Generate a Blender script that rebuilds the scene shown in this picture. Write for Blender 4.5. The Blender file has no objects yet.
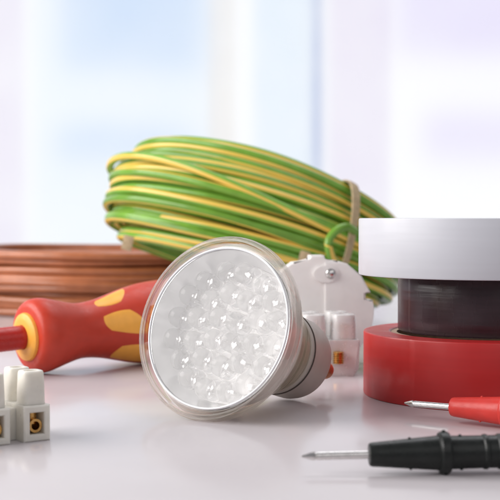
import bpy, bmesh, math, random
from mathutils import Vector, Matrix
random.seed(7)
MM = 0.001
PI = math.pi
scene = bpy.context.scene
COL = scene.collection

# ------------------------------------------------------------------ camera
CAM_H = 52.8
cam_d = bpy.data.cameras.new('camera')
cam = bpy.data.objects.new('camera', cam_d); COL.objects.link(cam)
cam.location = (0, 0, CAM_H*MM)
cam.rotation_euler = (math.radians(90-1.48), 0, 0)
cam_d.sensor_width = 36; cam_d.sensor_height = 36; cam_d.sensor_fit = 'AUTO'
cam_d.lens = 86.4
cam_d.clip_start = 0.01; cam_d.clip_end = 30
cam_d.dof.use_dof = True
cam_d.dof.focus_distance = 0.325
cam_d.dof.aperture_fstop = 36
scene.camera = cam

# ------------------------------------------------------------------ world, lamps, exposure
w = bpy.data.worlds.new('World'); scene.world = w; w.use_nodes = True
bg = w.node_tree.nodes['Background']
bg.inputs[0].default_value = (0.95, 0.93, 1.0, 1); bg.inputs[1].default_value = 0.25

def area(name, loc, target, sx, sy, power, col=(1, 1, 1)):
    d = bpy.data.lights.new(name, 'AREA'); d.shape = 'RECTANGLE'; d.size = sx; d.size_y = sy
    d.energy = power; d.color = col
    o = bpy.data.objects.new(name, d); COL.objects.link(o)
    o.location = loc
    o.rotation_euler = (Vector(target)-Vector(loc)).to_track_quat('-Z', 'Y').to_euler()
    return o
area('key_softbox', (-0.56, 0.30, 0.34), (0.0, 0.40, 0.03), 0.75, 0.45, 6.8, (1.0, 0.97, 0.95))
area('top_softbox', (0.15, 0.75, 0.75), (0.0, 0.40, 0.0), 0.6, 0.4, 2.2, (0.97, 0.97, 1.0))

area('right_fill', (0.38, -0.20, 0.45), (0.03, 0.36, 0.03), 1.0, 0.5, 1.2, (1.0, 0.98, 0.97))  # added fill light for the bulb base and plug
scene.view_settings.view_transform = 'Standard'
scene.view_settings.look = 'None'
scene.view_settings.gamma = 1
scene.view_settings.exposure = 0
scene.view_settings.use_curve_mapping = False
scene.render.engine = 'CYCLES'
scene.cycles.use_denoising = True
scene.cycles.max_bounces = 16
scene.cycles.transmission_bounces = 14
scene.cycles.glossy_bounces = 8
scene.cycles.transparent_max_bounces = 24
scene.cycles.sample_clamp_indirect = 6

# ------------------------------------------------------------------ materials
def new_mat(name):
    m = bpy.data.materials.new(name); m.use_nodes = True
    nt = m.node_tree
    return m, nt, nt.nodes['Principled BSDF']

def ramp(nt, src, stops):
    r = nt.nodes.new('ShaderNodeValToRGB')
    e = r.color_ramp.elements
    while len(e) < len(stops): e.new(0.5)
    for i, (p, c) in enumerate(stops):
        e[i].position = p; e[i].color = (*c, 1)
    nt.links.new(src, r.inputs[0])
    return r

def pbr(name, col, rough=0.4, metal=0.0, var=0.08, nscale=250, bump=0.0, bscale=1500, spec=0.5, sss=0.0, sss_r=2.0,
        trans=0.0, coat=0.0, ior=1.46, rvar=0.08):
    """Principled with procedural colour variation, roughness variation and fine relief."""
    m, nt, b = new_mat(name)
    tc = nt.nodes.new('ShaderNodeTexCoord')
    n = nt.nodes.new('ShaderNodeTexNoise'); n.inputs['Scale'].default_value = nscale; n.inputs['Detail'].default_value = 5
    nt.links.new(tc.outputs['Object'], n.inputs['Vector'])
    lo = tuple(c*(1-var) for c in col); hi = tuple(min(1, c*(1+var)) for c in col)
    r = ramp(nt, n.outputs['Fac'], [(0.3, lo), (0.7, hi)])
    nt.links.new(r.outputs[0], b.inputs['Base Color'])
    mr = nt.nodes.new('ShaderNodeMapRange')
    mr.inputs[1].default_value = 0.3; mr.inputs[2].default_value = 0.7
    mr.inputs[3].default_value = max(0.02, rough-rvar); mr.inputs[4].default_value = min(1, rough+rvar)
    n2 = nt.nodes.new('ShaderNodeTexNoise'); n2.inputs['Scale'].default_value = nscale*2.3; n2.inputs['Detail'].default_value = 4
    nt.links.new(tc.outputs['Object'], n2.inputs['Vector'])
    nt.links.new(n2.outputs['Fac'], mr.inputs[0]); nt.links.new(mr.outputs[0], b.inputs['Roughness'])
    b.inputs['Metallic'].default_value = metal
    b.inputs['Specular IOR Level'].default_value = spec
    b.inputs['IOR'].default_value = ior
    b.inputs['Transmission Weight'].default_value = trans
    b.inputs['Coat Weight'].default_value = coat
    b.inputs['Coat Roughness'].default_value = 0.15
    if sss:
        b.inputs['Subsurface Weight'].default_value = sss
        b.inputs['Subsurface Radius'].default_value = (1.0, 0.9, 0.8)
        b.inputs['Subsurface Scale'].default_value = sss_r*MM
    if bump:
        n3 = nt.nodes.new('ShaderNodeTexNoise'); n3.inputs['Scale'].default_value = bscale; n3.inputs['Detail'].default_value = 3
        nt.links.new(tc.outputs['Object'], n3.inputs['Vector'])
        bp = nt.nodes.new('ShaderNodeBump'); bp.inputs['Strength'].default_value = bump; bp.inputs['Distance'].default_value = 0.0002
        nt.links.new(n3.outputs['Fac'], bp.inputs['Height']); nt.links.new(bp.outputs[0], b.inputs['Normal'])
    return m

M = {}
M['table'] = pbr('white_laminate', (0.58, 0.545, 0.565), rough=0.18, var=0.025, nscale=25, bump=0.03, bscale=900, rvar=0.05, spec=0.55)
M['red_rubber'] = pbr('red_grip_rubber', (0.56, 0.045, 0.02), rough=0.42, var=0.05, nscale=300, bump=0.10, bscale=3500)
M['yellow_rubber'] = pbr('yellow_plastic', (0.96, 0.45, 0.07), rough=0.38, var=0.05, nscale=300, bump=0.08, bscale=3500)
M['red_sleeve'] = pbr('red_sleeve', (0.46, 0.018, 0.012), rough=0.3, var=0.05)
M['white_plastic'] = pbr('white_plastic', (0.92, 0.89, 0.87), rough=0.38, var=0.03, nscale=200, bump=0.05, bscale=2000, sss=0.25, sss_r=1.2)
M['nylon'] = pbr('milky_nylon', (0.78, 0.75, 0.68), rough=0.34, var=0.05, nscale=350, bump=0.06, bscale=2500, sss=0.5, sss_r=2.0)
M['clear_nylon'] = pbr('translucent_nylon', (0.95, 0.93, 0.92), rough=0.22, var=0.03, nscale=300, bump=0.06, bscale=2000, sss=0.4, sss_r=2.5, trans=0.35)
M['brass'] = pbr('brass', (0.62, 0.36, 0.12), rough=0.28, metal=1.0, var=0.2, nscale=700, bump=0.1, bscale=4000)
M['copper'] = pbr('copper', (0.50, 0.24, 0.13), rough=0.42, metal=0.8, var=0.15, nscale=700)
M['steel'] = pbr('steel', (0.72, 0.70, 0.68), rough=0.2, metal=1.0, var=0.08, nscale=900, bump=0.03, bscale=5000)
M['dark_hole'] = pbr('dark_plastic', (0.10, 0.08, 0.07), rough=0.6)
M['ceramic'] = pbr('grey_ceramic', (0.52, 0.47, 0.42), rough=0.5, var=0.05, nscale=200, bump=0.08, bscale=3000)
M['board'] = pbr('white_board', (0.92, 0.90, 0.88), rough=0.45, var=0.02)
M['board_back'] = pbr('board_back', (0.72, 0.66, 0.45), rough=0.5, var=0.1, nscale=400)
M['reflector'] = pbr('silver_reflector', (0.95, 0.95, 0.95), rough=0.11, metal=0.5, rvar=0.03, var=0.02)
M['cream'] = pbr('cream_enamel', (0.88, 0.85, 0.79), rough=0.35, var=0.03)
M['cup'] = pbr('dull_lead_frame', (0.78, 0.77, 0.76), rough=0.32, metal=0.9, var=0.05)
M['edge_highlight'] = pbr('white_edge_highlight', (0.93, 0.94, 0.96), rough=0.25, var=0.02)
M['black_rubber'] = pbr('black_probe_plastic', (0.012, 0.014, 0.013), rough=0.32, var=0.2, nscale=300, bump=0.15, bscale=3000, spec=0.35)
M['red_probe'] = pbr('red_probe_plastic', (0.66, 0.04, 0.03), rough=0.38, var=0.06, nscale=300, bump=0.12, bscale=3000)
M['paper'] = pbr('beige_tie', (0.52, 0.40, 0.24), rough=0.7, var=0.15, nscale=500, bump=0.3, bscale=2500)
M['card'] = pbr('cardboard', (0.55, 0.42, 0.32), rough=0.8, var=0.12, nscale=600, bump=0.3, bscale=2500)
M['core_white'] = pbr('white_core', (0.7, 0.68, 0.66), rough=0.5)

def tape_mat(name, col, rough, streak, spec=0.5, sss=0.0, wrinkle=0.12):
    """Wound vinyl tape: fine horizontal lines round the roll, soft streaks along its width."""
    m, nt, b = new_mat(name)
    tc = nt.nodes.new('ShaderNodeTexCoord')
    mp = nt.nodes.new('ShaderNodeMapping'); mp.inputs['Scale'].default_value = (25, 25, 600)
    nt.links.new(tc.outputs['Object'], mp.inputs[0])
    n = nt.nodes.new('ShaderNodeTexNoise'); n.inputs['Scale'].default_value = 1.0; n.inputs['Detail'].default_value = 4
    nt.links.new(mp.outputs[0], n.inputs['Vector'])
    r = ramp(nt, n.outputs['Fac'], [(0.25, tuple(c*(1-streak) for c in col)), (0.75, tuple(min(1, c*(1+streak)) for c in col))])
    nt.links.new(r.outputs[0], b.inputs['Base Color'])
    mp2 = nt.nodes.new('ShaderNodeMapping'); mp2.inputs['Scale'].default_value = (160, 160, 40)
    nt.links.new(tc.outputs['Object'], mp2.inputs[0])
    n2 = nt.nodes.new('ShaderNodeTexNoise'); n2.inputs['Scale'].default_value = 1.0; n2.inputs['Detail'].default_value = 5
    nt.links.new(mp2.outputs[0], n2.inputs['Vector'])
    mr = nt.nodes.new('ShaderNodeMapRange'); mr.inputs[1].default_value = 0.3; mr.inputs[2].default_value = 0.7
    mr.inputs[3].default_value = rough-0.08; mr.inputs[4].default_value = rough+0.1
    nt.links.new(n2.outputs['Fac'], mr.inputs[0]); nt.links.new(mr.outputs[0], b.inputs['Roughness'])
    b.inputs['Specular IOR Level'].default_value = spec
    if sss:
        b.inputs['Subsurface Weight'].default_value = sss; b.inputs['Subsurface Scale'].default_value = 0.002
    mx = nt.nodes.new('ShaderNodeMath'); mx.operation = 'ADD'
    nt.links.new(n.outputs['Fac'], mx.inputs[0]); nt.links.new(n2.outputs['Fac'], mx.inputs[1])
    bp = nt.nodes.new('ShaderNodeBump'); bp.inputs['Strength'].default_value = wrinkle; bp.inputs['Distance'].default_value = 0.0003
    nt.links.new(mx.outputs[0], bp.inputs['Height']); nt.links.new(bp.outputs[0], b.inputs['Normal'])
    return m
M['tape_white'] = tape_mat('white_vinyl_tape', (0.60, 0.61, 0.66), 0.40, 0.025)
M['tape_black'] = tape_mat('black_vinyl_tape', (0.038, 0.022, 0.028), 0.27, 0.25, wrinkle=0.3)
M['tape_red'] = tape_mat('red_vinyl_tape', (0.50, 0.022, 0.022), 0.36, 0.06, sss=0.15)

def glass(name, rough=0.0, ior=1.46, tint=(1, 1, 1), clear=0.0):
    m = bpy.data.materials.new(name); m.use_nodes = True
    nt = m.node_tree; nt.nodes.clear()
    o = nt.nodes.new('ShaderNodeOutputMaterial')
    g = nt.nodes.new('ShaderNodeBsdfGlass'); g.inputs['Roughness'].default_value = rough; g.inputs['IOR'].default_value = ior
    g.inputs['Color'].default_value = (*tint, 1)
    t = nt.nodes.new('ShaderNodeBsdfTransparent'); t.inputs[0].default_value = (*tint, 1)
    mx = nt.nodes.new('ShaderNodeMixShader'); mx.inputs[0].default_value = clear
    nt.links.new(g.outputs[0], mx.inputs[1]); nt.links.new(t.outputs[0], mx.inputs[2]); nt.links.new(mx.outputs[0], o.inputs[0])
    return m

def thin_glass(name, ior=1.5, milk=0.0, rough=0.02):
    """A thin clear sheet: reflects by Fresnel, otherwise lets light straight through."""
    m = bpy.data.materials.new(name); m.use_nodes = True
    nt = m.node_tree; nt.nodes.clear()
    o = nt.nodes.new('ShaderNodeOutputMaterial')
    t = nt.nodes.new('ShaderNodeBsdfTransparent'); t.inputs[0].default_value = (0.99, 0.99, 0.99, 1)
    gl = nt.nodes.new('ShaderNodeBsdfGlossy'); gl.inputs['Roughness'].default_value = rough
    d = nt.nodes.new('ShaderNodeBsdfDiffuse'); d.inputs[0].default_value = (0.9, 0.9, 0.92, 1)
    lw = nt.nodes.new('ShaderNodeLayerWeight')          # Schlick's curve: the same from both sides of the sheet
    pw = nt.nodes.new('ShaderNodeMath'); pw.operation = 'POWER'; pw.inputs[1].default_value = 5; nt.links.new(lw.outputs['Facing'], pw.inputs[0])
    f0 = ((ior-1)/(ior+1))**2*2
    f = nt.nodes.new('ShaderNodeMath'); f.operation = 'MULTIPLY_ADD'; f.inputs[1].default_value = 0.9-f0; f.inputs[2].default_value = f0
    lw.inputs['Blend'].default_value = 0.5
    nt.links.new(pw.outputs[0], f.inputs[0])
    m0 = nt.nodes.new('ShaderNodeMixShader'); m0.inputs[0].default_value = milk
    nt.links.new(t.outputs[0], m0.inputs[1]); nt.links.new(d.outputs[0], m0.inputs[2])
    m1 = nt.nodes.new('ShaderNodeMixShader')
    nt.links.new(f.outputs[0], m1.inputs[0]); nt.links.new(m0.outputs[0], m1.inputs[1]); nt.links.new(gl.outputs[0], m1.inputs[2])
    nt.links.new(m1.outputs[0], o.inputs[0])
    return m
M['glass'] = glass('clear_glass', 0.0, 1.47, (1, 0.985, 0.97), 0.5)
M['led'] = glass('clear_led_epoxy', 0.015, 1.46, (1, 1, 1), 0.42)
M['lens'] = thin_glass('front_lens_glass', 1.36, 0.09, 0.08)
M['frost'] = glass('frosted_glass', 0.43, 1.25, (1, 1, 1), 0.0)

def cable_mat(name, base, stripe=None, wid=0.33, rough=0.28):
    m, nt, b = new_mat(name)
    tc = nt.nodes.new('ShaderNodeTexCoord')
    n = nt.nodes.new('ShaderNodeTexNoise'); n.inputs['Scale'].default_value = 120; n.inputs['Detail'].default_value = 4
    nt.links.new(tc.outputs['Object'], n.inputs['Vector'])
    r = ramp(nt, n.outputs['Fac'], [(0.3, tuple(c*0.88 for c in base)), (0.7, tuple(min(1, c*1.1) for c in base))])
    # each turn a touch lighter or darker than its neighbours
    oi = nt.nodes.new('ShaderNodeObjectInfo'); hv = nt.nodes.new('ShaderNodeHueSaturation')
    mv = nt.nodes.new('ShaderNodeMapRange'); mv.inputs[3].default_value = 0.85; mv.inputs[4].default_value = 1.15
    nt.links.new(oi.outputs['Random'], mv.inputs[0]); nt.links.new(mv.outputs[0], hv.inputs['Value']); nt.links.new(r.outputs[0], hv.inputs['Color'])
    r = hv
    out = r.outputs[0]
    if stripe:
        uv = nt.nodes.new('ShaderNodeUVMap'); uv.uv_map = 'UVMap'
        sx = nt.nodes.new('ShaderNodeSeparateXYZ'); nt.links.new(uv.outputs[0], sx.inputs[0])
        fr = nt.nodes.new('ShaderNodeMath'); fr.operation = 'FRACT'; nt.links.new(sx.outputs[0], fr.inputs[0])
        # soft-edged stripe, half of the way round
        pp = nt.nodes.new('ShaderNodeMath'); pp.operation = 'SUBTRACT'; pp.inputs[1].default_value = 0.5; nt.links.new(fr.outputs[0], pp.inputs[0])
        ab = nt.nodes.new('ShaderNodeMath'); ab.operation = 'ABSOLUTE'; nt.links.new(pp.outputs[0], ab.inputs[0])
        mr = nt.nodes.new('ShaderNodeMapRange'); mr.inputs[1].default_value = wid/2-0.012; mr.inputs[2].default_value = wid/2+0.012
        mr.inputs[3].default_value = 1; mr.inputs[4].default_value = 0
        nt.links.new(ab.outputs[0], mr.inputs[0])
        mx = nt.nodes.new('ShaderNodeMix'); mx.data_type = 'RGBA'
        nt.links.new(mr.outputs[0], mx.inputs[0]); nt.links.new(r.outputs[0], mx.inputs[6]); mx.inputs[7].default_value = (*stripe, 1)
        out = mx.outputs[2]
    nt.links.new(out, b.inputs['Base Color'])
    b.inputs['Roughness'].default_value = rough
    n3 = nt.nodes.new('ShaderNodeTexNoise'); n3.inputs['Scale'].default_value = 300; nt.links.new(tc.outputs['Object'], n3.inputs['Vector'])
    bp = nt.nodes.new('ShaderNodeBump'); bp.inputs['Strength'].default_value = 0.12; bp.inputs['Distance'].default_value = 0.0006
    nt.links.new(n3.outputs['Fac'], bp.inputs['Height']); nt.links.new(bp.outputs[0], b.inputs['Normal'])
    return m
M['cable_green'] = cable_mat('green_yellow_insulation', (0.18, 0.38, 0.045), (0.84, 0.57, 0.11), 0.19, 0.2)
M['cable_brown'] = cable_mat('brown_insulation', (0.42, 0.145, 0.065), None, rough=0.2)

def emit(name, col, s):
    m = bpy.data.materials.new(name); m.use_nodes = True
    nt = m.node_tree; nt.nodes.clear()
    o = nt.nodes.new('ShaderNodeOutputMaterial'); e = nt.nodes.new('ShaderNodeEmission')
    e.inputs[0].default_value = (*col, 1); e.inputs[1].default_value = s
    nt.links.new(e.outputs[0], o.inputs[0])
    return m

# ------------------------------------------------------------------ geometry helpers (authored in millimetres)
def finish(name, bm, mat, parent=None, smooth=True, angle=35):
    bmesh.ops.recalc_face_normals(bm, faces=bm.faces[:])
    bmesh.ops.scale(bm, vec=(MM, MM, MM), verts=bm.verts[:])
    me = bpy.data.meshes.new(name); bm.to_mesh(me); bm.free()
    if smooth:
        for p in me.polygons: p.use_smooth = True
        me.set_sharp_from_angle(angle=math.radians(angle))
    if mat: me.materials.append(mat)
    o = bpy.data.objects.new(name, me); COL.objects.link(o)
    if parent: o.parent = parent
    return o

def empty(name, loc_mm=(0, 0, 0), label=None, cat=None, group=None):
    o = bpy.data.objects.new(name, None); COL.objects.link(o)
    o.location = Vector(loc_mm)*MM; o.empty_display_size = 0.01
    tag(o, label, cat, group)
    return o

def tag(o, label=None, cat=None, group=None, kind=None):
    if label: o['label'] = label
    if cat: o['category'] = cat
    if group: o['group'] = group
    if kind: o['kind'] = kind
    return o

def lathe(bm, prof, seg=64, mat=Matrix(), closed=False):
    """prof: (r, z) points revolved round local z; r=0 ends become a pole."""
    rings = []
    for r, z in prof:
        if r < 1e-6: rings.append([bm.verts.new(mat @ Vector((0, 0, z)))])
        else: rings.append([bm.verts.new(mat @ Vector((r*math.cos(2*PI*i/seg), r*math.sin(2*PI*i/seg), z))) for i in range(seg)])
    pairs = list(zip(rings, rings[1:]))
    if closed: pairs.append((rings[-1], rings[0]))
    for a, b in pairs:
        for i in range(seg):
            j = (i+1) % seg
            if len(a) == 1 and len(b) == 1: continue
            if len(a) == 1: bm.faces.new((a[0], b[i], b[j]))
            elif len(b) == 1: bm.faces.new((a[i], b[0], a[j]))
            else: bm.faces.new((a[i], b[i], b[j], a[j]))
    return bm

def spline(pts, n):
    """Catmull-Rom through 2-tuples."""
    out = []
    P = [pts[0]]+list(pts)+[pts[-1]]
    for k in range(1, len(P)-2):
        for i in range(n):
            t = i/n
            out.append(tuple(0.5*((2*P[k][d])+(-P[k-1][d]+P[k+1][d])*t+(2*P[k-1][d]-5*P[k][d]+4*P[k+1][d]-P[k+2][d])*t*t
                             + (-P[k-1][d]+3*P[k][d]-3*P[k+1][d]+P[k+2][d])*t**3) for d in range(len(pts[0]))))
    out.append(tuple(pts[-1]))
    return out

def tube(bm, path, r, sides=12, closed=False, twist=0.0, phase=0.0, uvl=None, flat=1.0, cap=True):
    n = len(path)
    P = [Vector(p) for p in path]
    T = []
    for i in range(n):
        a = P[(i-1) % n] if (closed or i > 0) else P[0]
        b = P[(i+1) % n] if (closed or i < n-1) else P[-1]
        T.append((b-a).normalized())
    up = Vector((0, 0, 1)) if abs(T[0].z) < 0.9 else Vector((0, 1, 0))
    rings = []
    for i in range(n):
        s = T[i].cross(up)
        if s.length < 1e-4: s = T[i].cross(Vector((0, 1, 0)))
        s.normalize(); q = s.cross(T[i]).normalized()
        rings.append([bm.verts.new(P[i]+r*(math.cos(2*PI*k/sides)*s+flat*math.sin(2*PI*k/sides)*q)) for k in range(sides)])
    m = n if closed else n-1
    for i in range(m):
        a, b = rings[i], rings[(i+1) % n]
        for k in range(sides):
            l = (k+1) % sides
            f = bm.faces.new((a[k], a[l], b[l], b[k]))
            if uvl is not None:
                t0 = phase+twist*i/n; t1 = phase+twist*(i+1)/n
                us = (k/sides+t0, (k+1)/sides+t0, (k+1)/sides+t1, k/sides+t1)
                for lp, u, v in zip(f.loops, us, (i/n, i/n, (i+1)/n, (i+1)/n)): lp[uvl].uv = (u, v)
    if not closed and cap:
        bm.faces.new(rings[0][::-1]); bm.faces.new(rings[-1])
    return bm

def box(bm, x0, x1, y0, y1, z0, z1, bev=0.0, mat=Matrix(), seg=2):
    c = bmesh.ops.create_cube(bm, size=1.0)
    vs = c['verts']
    for v in vs:
        v.co = Vector(((x0+x1)/2+v.co.x*(x1-x0), (y0+y1)/2+v.co.y*(y1-y0), (z0+z1)/2+v.co.z*(z1-z0)))
    es = list({e for v in vs for e in v.link_edges})
    if bev > 0:
        res = bmesh.ops.bevel(bm, geom=es, offset=bev, segments=seg, profile=0.5, affect='EDGES')
        vs = list({v for f in res['faces'] for v in f.verts} | {v for v in vs if v.is_valid})
    for v in vs: v.co = mat @ v.co
    return bm

def prism(bm, outline, y0, y1, mat=Matrix()):
    """Outline in x-z extruded along y."""
    a = [bm.verts.new(mat @ Vector((x, y0, z))) for x, z in outline]
    b = [bm.verts.new(mat @ Vector((x, y1, z))) for x, z in outline]
    n = len(a)
    fa = bm.faces.new(a); fb = bm.faces.new(b[::-1])
    for i in range(n):
        j = (i+1) % n
        bm.faces.new((a[i], b[i], b[j], a[j]))
    return fa, fb

def axis_matrix(origin, direction, roll=0.0):
    """Local +z along direction."""
    q = Vector(direction).normalized().to_track_quat('Z', 'Y')
    return Matrix.Translation(Vector(origin)*MM) @ q.to_matrix().to_4x4() @ Matrix.Rotation(roll, 4, 'Z')

# ------------------------------------------------------------------ setting: table
bm = bmesh.new(); box(bm, -700, 700, 60, 1150, -25, 0, 2.0)
tag(finish('table', bm, M['table']), 'glossy white table top under all the tools', 'table', kind='structure')

# ------------------------------------------------------------------ setting: bright window far behind the table, with added blur sheet and tint cards
WY = 1600.0
def wx(px): return (px-250)*WY/1200
def wz(py): return CAM_H-(py-219)*WY/1200
def tint(name, col):  # see-through colour for the added cards behind the blur sheet
    m = bpy.data.materials.new(name); m.use_nodes = True
    nt = m.node_tree; nt.nodes.clear()
    o = nt.nodes.new('ShaderNodeOutputMaterial'); t = nt.nodes.new('ShaderNodeBsdfTransparent')
    tc = nt.nodes.new('ShaderNodeTexCoord'); n = nt.nodes.new('ShaderNodeTexNoise'); n.inputs['Scale'].default_value = 14; n.inputs['Detail'].default_value = 2
    nt.links.new(tc.outputs['Object'], n.inputs['Vector'])
    r = ramp(nt, n.outputs['Fac'], [(0.3, col), (0.75, tuple(min(1, c+0.45*(1-c)) for c in col))])
    nt.links.new(r.outputs[0], t.inputs[0]); nt.links.new(t.outputs[0], o.inputs[0])
    return m
M['tint_blue'] = tint('pale_blue_backdrop', (0.69, 0.79, 0.95))
M['tint_ice'] = tint('ice_blue_backdrop', (0.89, 0.94, 0.985))
M['tint_ice2'] = tint('deeper_ice_backdrop', (0.80, 0.88, 0.96))
M['tint_line'] = tint('grey_blue_backdrop', (0.56, 0.62, 0.80))
M['tint_violet'] = tint('violet_backdrop', (0.80, 0.75, 0.95))
M['tint_lav'] = tint('lavender_backdrop', (0.87, 0.83, 0.92))
M['tint_cream'] = tint('cream_backdrop', (0.89, 0.86, 0.83))
M['daylight'] = emit('daylight_sky', (0.975, 0.985, 1.0), 1.04)
win = empty('window', (0, WY, 0)); tag(win, 'bright window behind the table, with an added frosted blur sheet and tint cards', 'window', kind='structure')
def wpart(name, mat, px0, px1, py0, py1, y0, y1, bev=0.5):
    bm = bmesh.new(); box(bm, wx(px0), wx(px1), y0, y1, wz(py1), wz(py0), bev)
    return finish(name, bm, mat, win)
def tint_card(mat, px0, px1, py0, py1, y):  # added card, its tint standing in for blurred posts and outdoor patches
    bm = bmesh.new()
    vs = [bm.verts.new((wx(a), y, wz(b))) for a, b in ((px0, py0), (px1, py0), (px1, py1), (px0, py1))]
    bm.faces.new(vs)
    return finish('backdrop_card', bm, mat, win)
wpart('blur_sheet', M['frost'], -1100, 1600, -260, 420, -8, 0)  # added frosted sheet that softens the view like defocus
tint_card(M['tint_cream'], 206, 234, -260, 420, 100)
tint_card(M['tint_lav'], -1100, 8, -260, 420, 130)
tint_card(M['tint_line'], 314, 326, -260, 420, 90)
tint_card(M['tint_lav'], 334, 398, -260, 420, 110)
tint_card(M['tint_lav'], 640, 700, -260, 420, 100)
tint_card(M['tint_ice'], 14, 208, -260, 420, 160)
tint_card(M['tint_blue'], 20, 196, -260, 36, 390)
tint_card(M['tint_blue'], 14, 186, 100, 140, 380)
tint_card(M['tint_ice2'], 254, 316, -260, 420, 150)
tint_card(M['tint_violet'], 462, 620, 84, 140, 400)
tint_card(M['tint_violet'], 430, 640, -260, 18, 400)
sky = bmesh.new(); box(sky, -2600, 2600, WY+700, WY+710, -700, 1500)
tag(finish('sky', sky, M['daylight']), 'bright white daylight seen through the window', 'sky', kind='structure')

# ------------------------------------------------------------------ cable coils
def ring_turn(name, parent, mat, C, e1, e2, nrm, a, b, sec, r, u0, v0, amp, seed, twist, n=150, sides=12, phase=None, tight=0.0):
    rnd = random.Random(seed)
    p = [rnd.uniform(0, 2*PI) for _ in range(6)]
    A = [rnd.uniform(0.5, 1)*amp for _ in range(6)]
    tw = rnd.uniform(-0.25, 0.25)
    path = []
    for i in range(n):
        f = 2*PI*i/n
        su, sv = sec(f)
        # slow rotation of the section so that turns cross one another
        ang = tw*math.sin(f+p[4])
        uu = u0*math.cos(ang)-v0*math.sin(ang); vv = u0*math.sin(ang)+v0*math.cos(ang)
        u = uu*su + A[0]*math.sin(f+p[0])*0.6+A[1]*math.sin(2*f+p[1])*0.35+0.2*A[2]*math.sin(5*f+p[2])
        v = vv*sv + A[2]*math.sin(f+p[2])+A[3]*math.sin(2*f+p[3])*0.6+0.22*A[1]*math.sin(5*f+p[5])
        rad = Vector((math.cos(f)/a, math.sin(f)/b, 0)).normalized()
        # at the two ends the turns lie tight against each other
        k = abs(math.cos(f))**3*tight
        u = u*(1-k)+uu*su*k; v = v*(1-k)+vv*sv*k
        path.append(C+e1*(a*math.cos(f)+rad.x*u)+e2*(b*math.sin(f)+rad.y*u)+nrm*v)
    bm = bmesh.new(); uvl = bm.loops.layers.uv.new('UVMap')
    tube(bm, path, r, sides, True, twist, rnd.random() if phase is None else phase, uvl)
    return finish(name, bm, mat, parent, angle=80)

def section_points(ru, rv, d):
    """Hexagonal packing in an ellipse of half axes ru, rv."""
    pts = []
    row = 0; v = -rv+d/2
    while v <= rv-d/2+0.01:
        hw = ru*math.sqrt(max(0, 1-(v/rv)**2))
        u = -hw+(d/2 if row % 2 else 0)
        while u <= hw+0.01:
            pts.append((u, v)); u += d
        row += 1; v += d*0.87
    return pts

# brown coil: a ring lying flat on the table
BR = Vector((-88, 728, 0))
brown = empty('cable_coil', BR, 'coil of glossy brown cable lying flat behind the screwdriver', 'cable', 'coils of cable')
def sec_b(f): return (1.0, 1.0)
d = 4.5
k = 0
for row in range(9):
    v = 2.2+row*3.85
    for c in range(4):
        u = -c*4.3-(row % 2)*1.6+random.uniform(-0.8, 0.8)
        ring_turn('cable_turn', brown, M['cable_brown'], Vector((0, 0, v)), Vector((1, 0, 0)), Vector((0, 1, 0)), Vector((0, 0, 1)),
                  90, 90, sec_b, d/2, u, 0.0, 1.7 if 0 < row < 8 else 0.5, 100+k, 0.0, n=120, sides=12)
        k += 1

def tie_loop(name, parent, mat, centre, radial, nrm, hu, hv, wdt, thick, tilt=0.0):
    """A flattened band round a bundle whose section has half axes hu (radial) and hv (normal)."""
    t = radial.cross(nrm).normalized()
    bm = bmesh.new(); n = 48; rings = []
    for i in range(n):
        f = 2*PI*i/n
        c = centre+radial*(hu*math.copysign(abs(math.cos(f))**0.8, math.cos(f)))+nrm*(hv*math.copysign(abs(math.sin(f))**0.8, math.sin(f)))+t*(tilt*math.sin(f)+0.8*math.sin(3*f))
        o = (radial*math.cos(f)/hu+nrm*math.sin(f)/hv).normalized()
        tt = t*(1+0.2*math.sin(2*f))
        rings.append([bm.verts.new(c+tt*wdt*sx+o*thick*so) for sx, so in ((-0.5, -0.5), (0.5, -0.5), (0.5, 0.5), (0, 0.7), (-0.5, 0.5))])
    for i in range(n):
        a, b = rings[i], rings[(i+1) % n]
        for j in range(5): bm.faces.new((a[j], a[(j+1) % 5], b[(j+1) % 5], b[j]))
    return finish(name, bm, mat, parent, angle=50)
fa = math.radians(-51)
tie_loop('tie', brown, M['paper'], Vector((82*math.cos(fa), 82*math.sin(fa), 19)), Vector((math.cos(fa), math.sin(fa), 0)), Vector((0, 0, 1)), 12, 21, 7, 0.8)

# green and yellow coil: leans on the brown one, its right end down on the table
GC = Vector((0, 600, 47.6))
green = empty('cable_coil', (3, 600, 0), 'coil of green and yellow striped cable leaning on the brown coil', 'cable', 'coils of cable')
sl = math.radians(17); tau = math.radians(14)
g1 = Vector((math.cos(sl), 0, -math.sin(sl)))
g2 = Vector((0, math.cos(tau), -math.sin(tau)))
gn = g1.cross(g2).normalized(); g2 = gn.cross(g1).normalized()
GA, GB = 63, 45
def sec_g(f):
    near = 0.5-0.5*math.sin(f)
    left = 0.5-0.5*math.cos(f)
    return (0.85+0.2*near, 0.52+0.38*near+0.16*left)
LC = Vector((0, 0, GC.z))
pts = section_points(14.0, 28.6, 3.7)
for k, (u, v) in enumerate(pts):
    ring_turn('cable_turn', green, M['cable_green'], LC, g1, g2, gn, GA, GB, sec_g, 1.93, u, v, 1.0, 500+k, random.choice((-1, 1))*random.uniform(0.05, 0.22), n=160, sides=14, tight=0.75, phase=0.5+random.choice((-1, 1, 1))*random.uniform(0.05, 0.23))

def gpoint(f, u, v):
    su, sv = sec_g(f)
    rad = Vector((math.cos(f)/GA, math.sin(f)/GB, 0)).normalized()
    return LC+g1*(GA*math.cos(f)+rad.x*u)+g2*(GB*math.sin(f)+rad.y*u)+gn*v*sv
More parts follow.
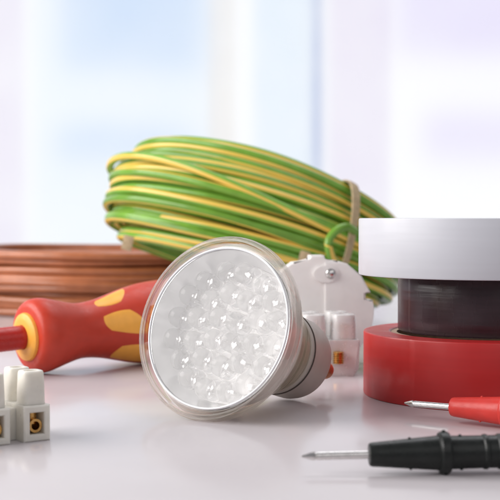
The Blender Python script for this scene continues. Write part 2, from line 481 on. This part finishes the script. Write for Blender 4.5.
# a loose turn that crosses the others on the near side
path = []
for i in range(140):
    f = 2*PI*i/140
    v = 4.0-11*math.cos(f+0.3)*(0.5-0.5*math.sin(f))
    u = 15.9-9*max(0, math.sin(f))
    path.append(gpoint(f, u, v))
bm = bmesh.new(); uvl = bm.loops.layers.uv.new('UVMap')
tube(bm, path, 1.93, 14, True, 0.3, 0.36, uvl)
finish('cable_turn', bm, M['cable_green'], green, angle=80)
# ties
ft = math.radians(-57)
def gradial(f): 
    r = Vector((math.cos(f)/GA, math.sin(f)/GB, 0)).normalized()
    return (g1*r.x+g2*r.y).normalized()
tie_loop('tie', green, M['paper'], gpoint(ft, 0, 0), gradial(ft), gn, 18.5, 25.5, 3.6, 0.9, 2.0)
f2 = math.radians(-75)
# short paper tails of a second tie hanging under the bundle
for f2, vv, ln in ((math.radians(-70), -21, 9), (math.radians(-140), -33.5, 7)):
    c = gpoint(f2, 11, vv)
    bm = bmesh.new(); box(bm, -2.4, 2.4, -0.4, 0.4, -ln/2, ln/2, 0.15, Matrix.Translation(c) @ Matrix.Rotation(0.25, 4, 'Y') @ Matrix.Rotation(0.2, 4, 'X'))
    finish('tie_tail', bm, M['paper'], green)

# the free end of the cable, curling out from under the tie
ep = spline([((px-250)*0.447-3, dy, 52.8-(py-219)*0.447) for px, py, dy in ((358, 232, -52), (348, 227, -58), (338, 230, -61), (330, 238, -63), (328.5, 247, -64), (332, 257, -62), (340, 266, -58), (352, 276, -50))], 8)
bm = bmesh.new(); uvl = bm.loops.layers.uv.new('UVMap')
tube(bm, [Vector(p) for p in ep], 1.93, 14, False, 0.3, 0.35, uvl)
finish('cable_end', bm, M['cable_green'], green, angle=80)

# ------------------------------------------------------------------ tape rolls
def tape_roll(name, label, loc, R, Rc, h, mat, coremat, seam):
    t = empty(name, loc, label, 'tape', 'rolls of insulating tape in a stack')
    bm = bmesh.new(); seg = 256
    prof = [(Rc, 0.35), (Rc+0.3, 0.1), (R-0.5, 0.0), (R-0.15, 0.12), (R, 0.5), (R, h-0.5), (R-0.15, h-0.12), (R-0.5, h), (Rc+0.3, h-0.1), (Rc, h-0.35)]
    # fine wound layers on the two flat faces
    lay = [(Rc+0.3+(R-0.9-Rc-0.3)*i/14, (0.0 if i % 2 else 0.12)) for i in range(1, 14)]
    prof = [prof[0], prof[1]]+lay+prof[2:8]+[(r, h-z) for r, z in lay[::-1]]+prof[8:]
    lathe(bm, prof, seg, closed=True)
    # the outer end of the tape: one small step round the roll
    for v in bm.verts:
        r = math.hypot(v.co.x, v.co.y)
        if r > R-0.6:
            a = (math.atan2(v.co.y, v.co.x)-seam) % (2*PI)
            k = 1+0.25*(1-a/(2*PI))/R
            v.co.x *= k; v.co.y *= k
    finish('tape', bm, mat, t)
    bm = bmesh.new()
    lathe(bm, [(Rc-1.8, 0.4), (Rc-0.05, 0.4), (Rc-0.05, h-0.4), (Rc-1.8, h-0.4)], 96, closed=True)
    finish('core', bm, coremat, t)
    return t
TX, TY = 71.0, 362.0
tape_roll('tape_roll', 'wide roll of red tape at the bottom of the stack', (TX, TY, 0), 36.5, 28.3, 19, M['tape_red'], M['card'], -2.35)
tape_roll('tape_roll', 'narrower roll of black tape between the red and white rolls', (TX+2.0, TY+2.6, 19.02), 27.8, 19, 17, M['tape_black'], M['card'], -2.75)
tape_roll('tape_roll', 'roll of white tape on top of the stack', (TX-0.5, TY, 36.04), 37.4, 26, 17, M['tape_white'], M['core_white'], 1.2)

# ------------------------------------------------------------------ LED spotlight bulb
EL, AZ = math.radians(16.8), math.radians(32.5)
ax = Vector((-math.cos(EL)*math.sin(AZ), -math.cos(EL)*math.cos(AZ), math.sin(EL)))
RC = Vector((-9.4, 316, 0)); RC.z = 25.0*math.cos(EL)+1.4*math.sin(EL)*-1+0.35+0.6
bulb = empty('led_bulb', RC, 'clear glass spotlight bulb packed with small round LEDs, lying on its side', 'bulb')
bulb.matrix_world = axis_matrix(RC, ax, math.radians(8))
bm = bmesh.new()
outer = spline([(22.9, -0.2), (23.6, 0.15), (24.5, -0.1), (25.0, -1.0), (25.0, -2.4), (24.4, -3.6), (23.3, -4.6), (21.9, -8.0), (19.6, -13.0), (17.0, -19.0), (14.4, -25.0), (12.3, -31.2)], 4)
inner = spline([(10.6, -31.2), (12.8, -25.0), (15.5, -18.5), (18.2, -12.8), (20.6, -8.0), (22.0, -4.6), (22.7, -2.0)], 4)
lathe(bm, outer+inner, 96, closed=True)
finish('glass_shell', bm, M['glass'], bulb, angle=50)
bm = bmesh.new(); lathe(bm, [(0, -0.5), (6, -0.55), (12, -0.7), (18, -0.95), (22.35, -1.25)], 96)
finish('front_lens', bm, M['lens'], bulb)
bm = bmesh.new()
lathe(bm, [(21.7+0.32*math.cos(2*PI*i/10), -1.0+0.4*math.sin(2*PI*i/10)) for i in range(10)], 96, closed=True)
finish('lens_highlight', bm, M['edge_highlight'], bulb)  # highlight on the glass edge, put in as a thin white ring
bm = bmesh.new()
lathe(bm, [(21.9, -1.7), (21.6, -3.0), (20.9, -6.0), (19.35, -10.7), (19.1, -10.7), (20.6, -6.0), (21.3, -3.0), (21.6, -1.7)], 96, closed=True)
finish('reflector', bm, M['reflector'], bulb)
bm = bmesh.new(); lathe(bm, [(22.1, -2.4), (21.75, -4.0), (20.9, -6.6), (19.4, -11.4), (19.2, -13.4), (19.05, -13.4), (19.2, -11.4), (20.95, -6.2), (21.7, -3.0), (21.95, -2.4)], 96, closed=True)
finish('reflector_back', bm, M['cream'], bulb)
bm = bmesh.new(); lathe(bm, [(0, -10.8), (19.0, -10.8), (19.2, -11.0), (19.2, -12.6), (0, -12.6)], 96)
bd = finish('circuit_board', bm, M['board'], bulb)
bm = bmesh.new(); lathe(bm, [(0, -13.3), (15.5, -13.3), (15.0, -14.1), (9.0, -14.6), (9.0, -31.0), (0, -31.0)], 48)
finish('driver_housing', bm, M['board_back'], bulb)
# LEDs
bm = bmesh.new()
dome = [(2.85*math.cos(a*PI/2/8), 5.55+2.85*math.sin(a*PI/2/8)) for a in range(9)]; dome[-1] = (0, 8.4)
lathe(bm, [(0, 0.25), (3.2, 0.25), (3.25, 0.5), (3.25, 1.1), (2.85, 1.25)]+dome, 28)
led_o = finish('led', bm, M['led'], None, angle=60); led_me = led_o.data
bpy.data.objects.remove(led_o)
bm = bmesh.new()      # the two leads inside an LED: a broad anvil and a thin post
box(bm, -0.75, 0.15, -0.35, 0.35, 0.6, 4.1, 0.12); box(bm, 0.55, 0.85, -0.2, 0.2, 0.6, 3.7, 0.08)
cup_o = finish('lead_frame', bm, M['cup'], None); cup_me = cup_o.data
bpy.data.objects.remove(cup_o)
spots = [(3.9, 2*PI*i/4+0.5) for i in range(4)]
spots += [(10.0, 2*PI*i/10+0.2) for i in range(10)]
spots += [(16.1, 2*PI*i/16+0.05) for i in range(16)]
for r, a in spots:
    o = bpy.data.objects.new('led', led_me); COL.objects.link(o); o.parent = bulb
    o.location = Vector((r*math.cos(a), r*math.sin(a), -10.8))*MM
    o.rotation_euler = (random.uniform(-0.09, 0.09), random.uniform(-0.09, 0.09), random.uniform(0, 6))
    c = bpy.data.objects.new('lead_frame', cup_me); COL.objects.link(c); c.parent = o
# ceramic base
bm = bmesh.new()
lathe(bm, [(0, -31.3), (11.6, -31.3), (12.2, -31.7), (12.4, -32.4), (12.2, -33.2), (12.0, -43.0), (11.6, -44.8), (10.6, -46.0), (8.0, -46.4), (0, -46.4)], 80)
base = finish('base', bm, M['ceramic'], bulb, angle=25)
bm = bmesh.new(); lathe(bm, [(12.45, -33.4), (12.45, -33.8), (12.0, -33.8), (12.0, -33.4)], 80, closed=True)
wl = bulb.matrix_world.inverted().to_3x3() @ Vector((0.85, 0.3, -0.35)); pa = math.atan2(wl.y, wl.x)
for q, mm_ in ((pa, 'copper'), (pa+PI, 'copper')):
    bm2 = bmesh.new()
    lathe(bm2, [(0, -46.2), (1.5, -46.2), (1.5, -50.0), (2.4, -50.2), (2.7, -50.7), (2.7, -52.6), (2.4, -53.4), (1.3, -53.8), (0, -53.8)], 28,
          Matrix.Translation((6*math.cos(q), 6*math.sin(q), 0)))
    finish('pin', bm2, M[mm_], bulb)
finish('joint_ring', bm, M['dark_hole'], bulb)

# ------------------------------------------------------------------ screwdriver
F0 = Vector((-75.4, 406.0, 12.9)); F1 = Vector((-32.4, 440.5, 15.3))
sd_dir = (F1-F0).normalized()
sd = empty('screwdriver', F0, 'screwdriver with red and yellow handle lying before the brown coil', 'screwdriver')
sd.matrix_world = axis_matrix(F0, sd_dir)
hprof = spline([(8.3, -0.3), (10.6, 0.0), (12.0, 1.2), (12.75, 3.4), (12.7, 6.0), (12.0, 9.0), (10.7, 14.0), (9.8, 18.5), (9.75, 22.5), (10.5, 28.0), (12.1, 34.5), (13.8, 41.5), (15.0, 50.0), (15.2, 62.0), (14.8, 74.0), (13.6, 86.0), (11.6, 94.0), (7.0, 99.0), (0, 100.0)], 5)
def hr(t):
    for (r0, z0), (r1, z1) in zip(hprof, hprof[1:]):
        if z0 <= t <= z1: return r0+(r1-r0)*(t-z0)/max(1e-6, z1-z0)
    return hprof[-1][0]
bm = bmesh.new(); lathe(bm, [(0, -0.3)]+hprof, 72)
handle = finish('handle', bm, M['red_rubber'], sd, angle=60)
bm = bmesh.new(); lathe(bm, [(4.2, -0.1), (8.2, -0.1), (8.3, -0.5), (8.0, -1.3), (7.0, -1.9), (5.6, -2.2), (4.2, -2.2)], 56, closed=True)
finish('collar', bm, M['yellow_rubber'], sd)
bm = bmesh.new(); lathe(bm, [(0, 0.2), (4.1, 0.2), (4.1, -62), (3.9, -62.6), (3.0, -62.6), (2.9, -80), (0.6, -95), (0, -95)], 40)
finish('shaft', bm, M['red_sleeve'], sd)
# where, round the handle, the camera looks from
inv = sd.matrix_world.inverted()
cl = inv @ cam.matrix_world.translation if False else inv @ Vector((0, 0, CAM_H*MM))
th0 = math.atan2(cl.y, cl.x)
upl = inv.to_3x3() @ Vector((0, 0, 1)); thu = math.atan2(upl.y, upl.x)
sgn = 1 if ((thu-th0+PI) % (2*PI)-PI) > 0 else -1
def inlay(quad, n=14):
    """quad: four (t, degrees up from the camera side); a yellow panel let into the grip, a hair proud."""
    bm = bmesh.new()
    def P(i, j, off):
        a, b = 2*i/n-1, 2*j/n-1                  # rounded corners
        a, b = a*math.sqrt(1-0.30*b*b), b*math.sqrt(1-0.30*a*a)
        a, b = (a*1.08+1)/2, (b*1.08+1)/2
        t = (quad[0][0]*(1-a)+quad[1][0]*a)*(1-b)+(quad[3][0]*(1-a)+quad[2][0]*a)*b
        g = (quad[0][1]*(1-a)+quad[1][1]*a)*(1-b)+(quad[3][1]*(1-a)+quad[2][1]*a)*b
        th = th0+sgn*math.radians(g); r = hr(t)+off
        return Vector((r*math.cos(th), r*math.sin(th), t))
    g1_ = [[bm.verts.new(P(i, j, 0.10 if 0 < i < n and 0 < j < n else 0.02)) for j in range(n+1)] for i in range(n+1)]
    g0_ = [[bm.verts.new(P(i, j, -0.8)) for j in range(n+1)] for i in range(n+1)]
    for i in range(n):
        for j in range(n):
            bm.faces.new((g1_[i][j], g1_[i+1][j], g1_[i+1][j+1], g1_[i][j+1]))
            bm.faces.new((g0_[i][j], g0_[i][j+1], g0_[i+1][j+1], g0_[i+1][j]))
    for i in range(n):
        for (j) in (0, n):
            bm.faces.new((g1_[i][j], g0_[i][j], g0_[i+1][j], g1_[i+1][j])); bm.faces.new((g1_[j][i], g1_[j][i+1], g0_[j][i+1], g0_[j][i]))
    o = finish('grip_inlay', bm, M['yellow_rubber'], handle)
    o.matrix_parent_inverse = Matrix()
inlay([(25.5, 72), (39.5, 86), (33.5, 44), (24.5, 48)])
inlay([(24.5, 24), (35, 28), (42, -18), (26.5, -8)])
inlay([(31, -37), (44, -35), (44, -78), (29, -78)])
inlay([(50, 16), (60, -20), (72, -18), (62, 26)])

# ------------------------------------------------------------------ terminal blocks
def hollow_cell(bm, w, h, dpt, hw, z0, z1, mat):
    """Box open at the front (-y) with a rectangular bore."""
    W = w/2
    def ring(y, x0, x1, za, zb): return [bm.verts.new(mat @ Vector(p)) for p in ((x0, y, za), (x1, y, za), (x1, y, zb), (x0, y, zb))]
    b = 0.35
    rs = [ring(dpt, -W, W, 0, h), ring(b, -W, W, 0, h), ring(0, -W+b, W-b, b, h-b), ring(0, -hw-0.25, hw+0.25, z0-0.25, z1+0.25), ring(0.3, -hw, hw, z0, z1), ring(dpt*0.8, -hw, hw, z0, z1)]
    for a, c in zip(rs, rs[1:]):
        for i in range(4): bm.faces.new((a[i], a[(i+1) % 4], c[(i+1) % 4], c[i]))
    bm.faces.new(rs[0]); bm.faces.new(rs[-1])

def tower(bm, x, y, z0, z1, wx_, wy_, mat, hole=1.7):
    """Rounded, slightly tapering screw turret, open on top."""
    n = 32
    def ring(z, k, q=0.55):
        out = []
        for i in range(n):
            f = 2*PI*i/n; c, s = math.cos(f), math.sin(f)
            out.append(bm.verts.new(mat @ Vector((x+k*wx_/2*math.copysign(abs(c)**q, c), y+k*wy_/2*math.copysign(abs(s)**q, s), z))))
        return out
    def circ(z, r): return [bm.verts.new(mat @ Vector((x+r*math.cos(2*PI*i/n), y+r*math.sin(2*PI*i/n), z))) for i in range(n)]
    rs = [ring(z0, 1.0), ring(z0+(z1-z0)*0.5, 0.97), ring(z1-0.7, 0.92), ring(z1-0.15, 0.87), ring(z1, 0.80), circ(z1, hole), circ(z1-3.2, hole)]
    for a, c in zip(rs, rs[1:]):
        for i in range(n): bm.faces.new((a[i], a[(i+1) % n], c[(i+1) % n], c[i]))
    bm.faces.new(rs[-1]); bm.faces.new(rs[0][::-1])

def terminal_block(label, loc, rz, n_cells, pitch, w, h, dpt, ht, tw, mat, towers_clear=None, group='terminal blocks', taper=False):
    t = empty('terminal_block', loc, label, 'terminal block', group)
    t.rotation_euler.z = rz
    for c in range(n_cells):
        T = Matrix.Translation((-c*pitch, 0, 0))
        bm = bmesh.new()
        hollow_cell(bm, w, h, dpt/2, w*0.27, h*0.20, h*0.80, T)
        hollow_cell(bm, w, h, dpt/2-0.02, w*0.27, h*0.20, h*0.80, T @ Matrix.Translation((0, dpt, 0)) @ Matrix.Rotation(PI, 4, 'Z'))
        if taper:
            for v in bm.verts:
                if v.co.z < 0.6: v.co.y = dpt/2+(v.co.y-dpt/2)*0.8
        cell = finish('cell', bm, mat, t, smooth=False)
        for ty in (dpt*0.24, dpt*0.76):
            bm = bmesh.new(); tower(bm, 0, ty, h-0.3, ht, tw, tw*0.95, T)
            tw_o = finish('screw_tower', bm, towers_clear or mat, t, angle=40)
            bm = bmesh.new()
            lathe(bm, [(0, ht-3.6), (1.5, ht-3.6), (1.6, ht-3.4), (1.6, ht-4.6), (1.3, ht-5.0), (1.3, h*0.45), (0, h*0.4)], 20, T @ Matrix.Translation((0, ty, 0)))
            finish('screw', bm, M['brass'], t)
        # brass sleeve inside the bore, its end face pierced by the screw
        bm = bmesh.new()
        lathe(bm, [(1.05, 1.1), (1.65, 1.1), (1.65, dpt-1.1), (1.05, dpt-1.1)], 24, T @ Matrix.Translation((0, 0, h*0.42)) @ Matrix.Rotation(-PI/2, 4, 'X'), closed=True)
        finish('brass_sleeve', bm, M['brass'], t)
        if c < n_cells-1:
            bm = bmesh.new(); box(bm, -c*pitch-pitch+w/2-0.2, -c*pitch-w/2+0.2, dpt*0.3, dpt*0.7, 0.0, h*0.9, 0.3)
            finish('bridge', bm, mat, t)
    return t
# near one, cut by the picture's edge: front face turned to the right
terminal_block('milky white terminal block with brass showing in its square opening, by the screwdriver shaft', (-50.4, 283.5, 0), math.radians(35), 3, 10.2, 6.8, 8.6, 15.5, 16.6, 6.0, M['nylon'])
# one behind the bulb
tb2 = terminal_block('translucent white terminal block standing between the bulb and red tape', (16.5, 405, 0), math.radians(-83), 2, 12.2, 11.0, 12.2, 20.0, 20.6, 9.0, M['clear_nylon'], M['clear_nylon'], taper=True)
bm = bmesh.new()
prof = [(0, 0)]
for i in range(6): prof += [(1.5, 0.1+i*0.7), (1.9, 0.3+i*0.7), (1.9, 0.5+i*0.7), (1.5, 0.7+i*0.7)]
prof += [(0, 4.4)]
lathe(bm, prof, 24, Matrix.Translation((7.2, 12.2, 4.4)))
finish('screw', bm, M['brass'], tb2)

# ------------------------------------------------------------------ round white plug half standing on edge
plug = empty('plug_cover', (25.2, 432, 0), 'round white plastic plug half with a steel screw, standing behind the bulb', 'plug cover')
plug.rotation_euler.z = math.radians(6)
R = 19.8; ZC = 19.6
def plug_outline(R, top):
    pts = []
    for i in range(120):
        f = 2*PI*i/120
        x, z = R*math.cos(f), ZC+R*math.sin(f)
        z = min(z, top)
        # notch in the right flank
        pts.append((x, z))
    return pts
def arc(a0, a1, n, r=R): return [(r*math.cos(math.radians(a0+(a1-a0)*i/n)), ZC+r*math.sin(math.radians(a0+(a1-a0)*i/n))) for i in range(n+1)]
ol = arc(-90, 11, 30)+[(16.2, ZC+3.8), (16.2, ZC+6.6)]+arc(19.5, 60, 2)+[(6.5, ZC+18.1), (1.6, ZC+18.2), (1.6, ZC+20.1), (-3.2, ZC+20.1), (-3.2, ZC+18.2), (-9.5, ZC+17.6)]+arc(122, 269, 40)
bm = bmesh.new(); fa_, fb_ = prism(bm, ol, 0, 9)
bmesh.ops.bevel(bm, geom=[e for f in (fa_, fb_) for e in f.edges], offset=0.5, segments=2, affect='EDGES')
finish('shell', bm, M['white_plastic'], plug, angle=30)
# raised right half of the face, leaving a seam line down the middle
ol2 = [(1.7, 1.6)]+[(x*0.985, ZC+(z-ZC)*0.985) for x, z in arc(-82, 11, 24)]+[(15.6, ZC+3.7), (15.6, ZC+6.7)]+[(x*0.985, ZC+(z-ZC)*0.985) for x, z in arc(20, 60, 2)]+[(6.5, ZC+17.6), (1.7, ZC+17.7)]
bm = bmesh.new(); f1, f2_ = prism(bm, ol2, -0.7, 0.2)
bmesh.ops.bevel(bm, geom=[e for e in f1.edges], offset=0.3, segments=2, affect='EDGES')
finish('face_plate', bm, M['white_plastic'], plug, angle=30)
bm = bmesh.new()
lathe(bm, [(0, 0.0), (3.4, 0.0), (3.9, 0.25), (4.1, 0.9), (4.1, 1.3), (0, 1.3)], 40, Matrix.Translation((2.2, 0.2, ZC+13.4)) @ Matrix.Rotation(PI/2, 4, 'X') @ Matrix.Diagonal((1.15, 0.75, 1, 1)))
finish('screw_seat', bm, M['white_plastic'], plug)
bm = bmesh.new()
lathe(bm, [(0, 2.9), (1.0, 2.75), (1.7, 2.2), (1.9, 1.4), (1.9, 1.0), (0, 1.0)], 28, Matrix.Translation((3.6, 0.2, ZC+13.6)) @ Matrix.Rotation(PI/2, 4, 'X'))
sc_ = finish('screw', bm, M['steel'], plug)
bm = bmesh.new(); box(bm, 11.8, 15.9, -0.3, 8.0, ZC+3.9, ZC+6.5, 0.2)
finish('contact', bm, M['brass'], plug)

# ------------------------------------------------------------------ test probes
def probe(label, tip, aim, mat, length=130):
    """tip and a point further along the axis, in mm."""
    D = (Vector(aim)-Vector(tip)).normalized()
    t = empty('test_probe', tip, label, 'test probe', 'multimeter probes'); t.matrix_world = axis_matrix(tip, D)
    bm = bmesh.new()
    lathe(bm, [(0, 0), (0.2, 0.12), (0.85, 2.2), (0.95, 2.7), (0.74, 2.9), (0.74, 3.15), (0.86, 3.25), (0.86, 15.0), (0, 15.0)], 28)
    finish('metal_tip', bm, M['steel'], t)
    prof = [(0, 14.0), (2.0, 14.0), (2.35, 14.2), (2.5, 14.7), (2.6, 16.0), (3.55, 28.0), (3.6, 28.4), (4.1, 28.6), (4.35, 29.0), (4.4, 29.8), (4.35, 30.4), (4.05, 30.8), (3.45, 31.0),
            (3.4, 37.6), (3.65, 37.9), (3.65, 38.5), (3.4, 38.8), (3.4, 40.6), (3.7, 40.9), (3.7, 41.6), (3.4, 41.9), (3.5, 52), (3.8, 60), (3.5, 68), (2.4, 76), (1.6, 78), (0, 78)]
    bm = bmesh.new(); lathe(bm, prof, 48)
    body = finish('grip', bm, mat, t, angle=25)
    # moulding nubs on the collar and barrel
    for (r, z, s) in ((3.1, 22.5, 0.35), (4.3, 29.6, 0.5), (3.4, 33.0, 0.4)):
        for a in (1.57, 4.3):
            bm = bmesh.new(); bmesh.ops.create_icosphere(bm, subdivisions=2, radius=s)
            for v in bm.verts: v.co += Vector((r*math.cos(a), r*math.sin(a), z))
            finish('nub', bm, mat, body)
    return t
probe('black test probe with a pointed steel tip, lying before the bulb', (10.6, 247.0, 3.7), (50.0, 248.0, 4.55), M['black_rubber'])
probe('red test probe with a pointed steel tip, lying before the red tape', (41.0, 318.0, 3.9), (64.2, 301.0, 4.45), M['red_probe'])
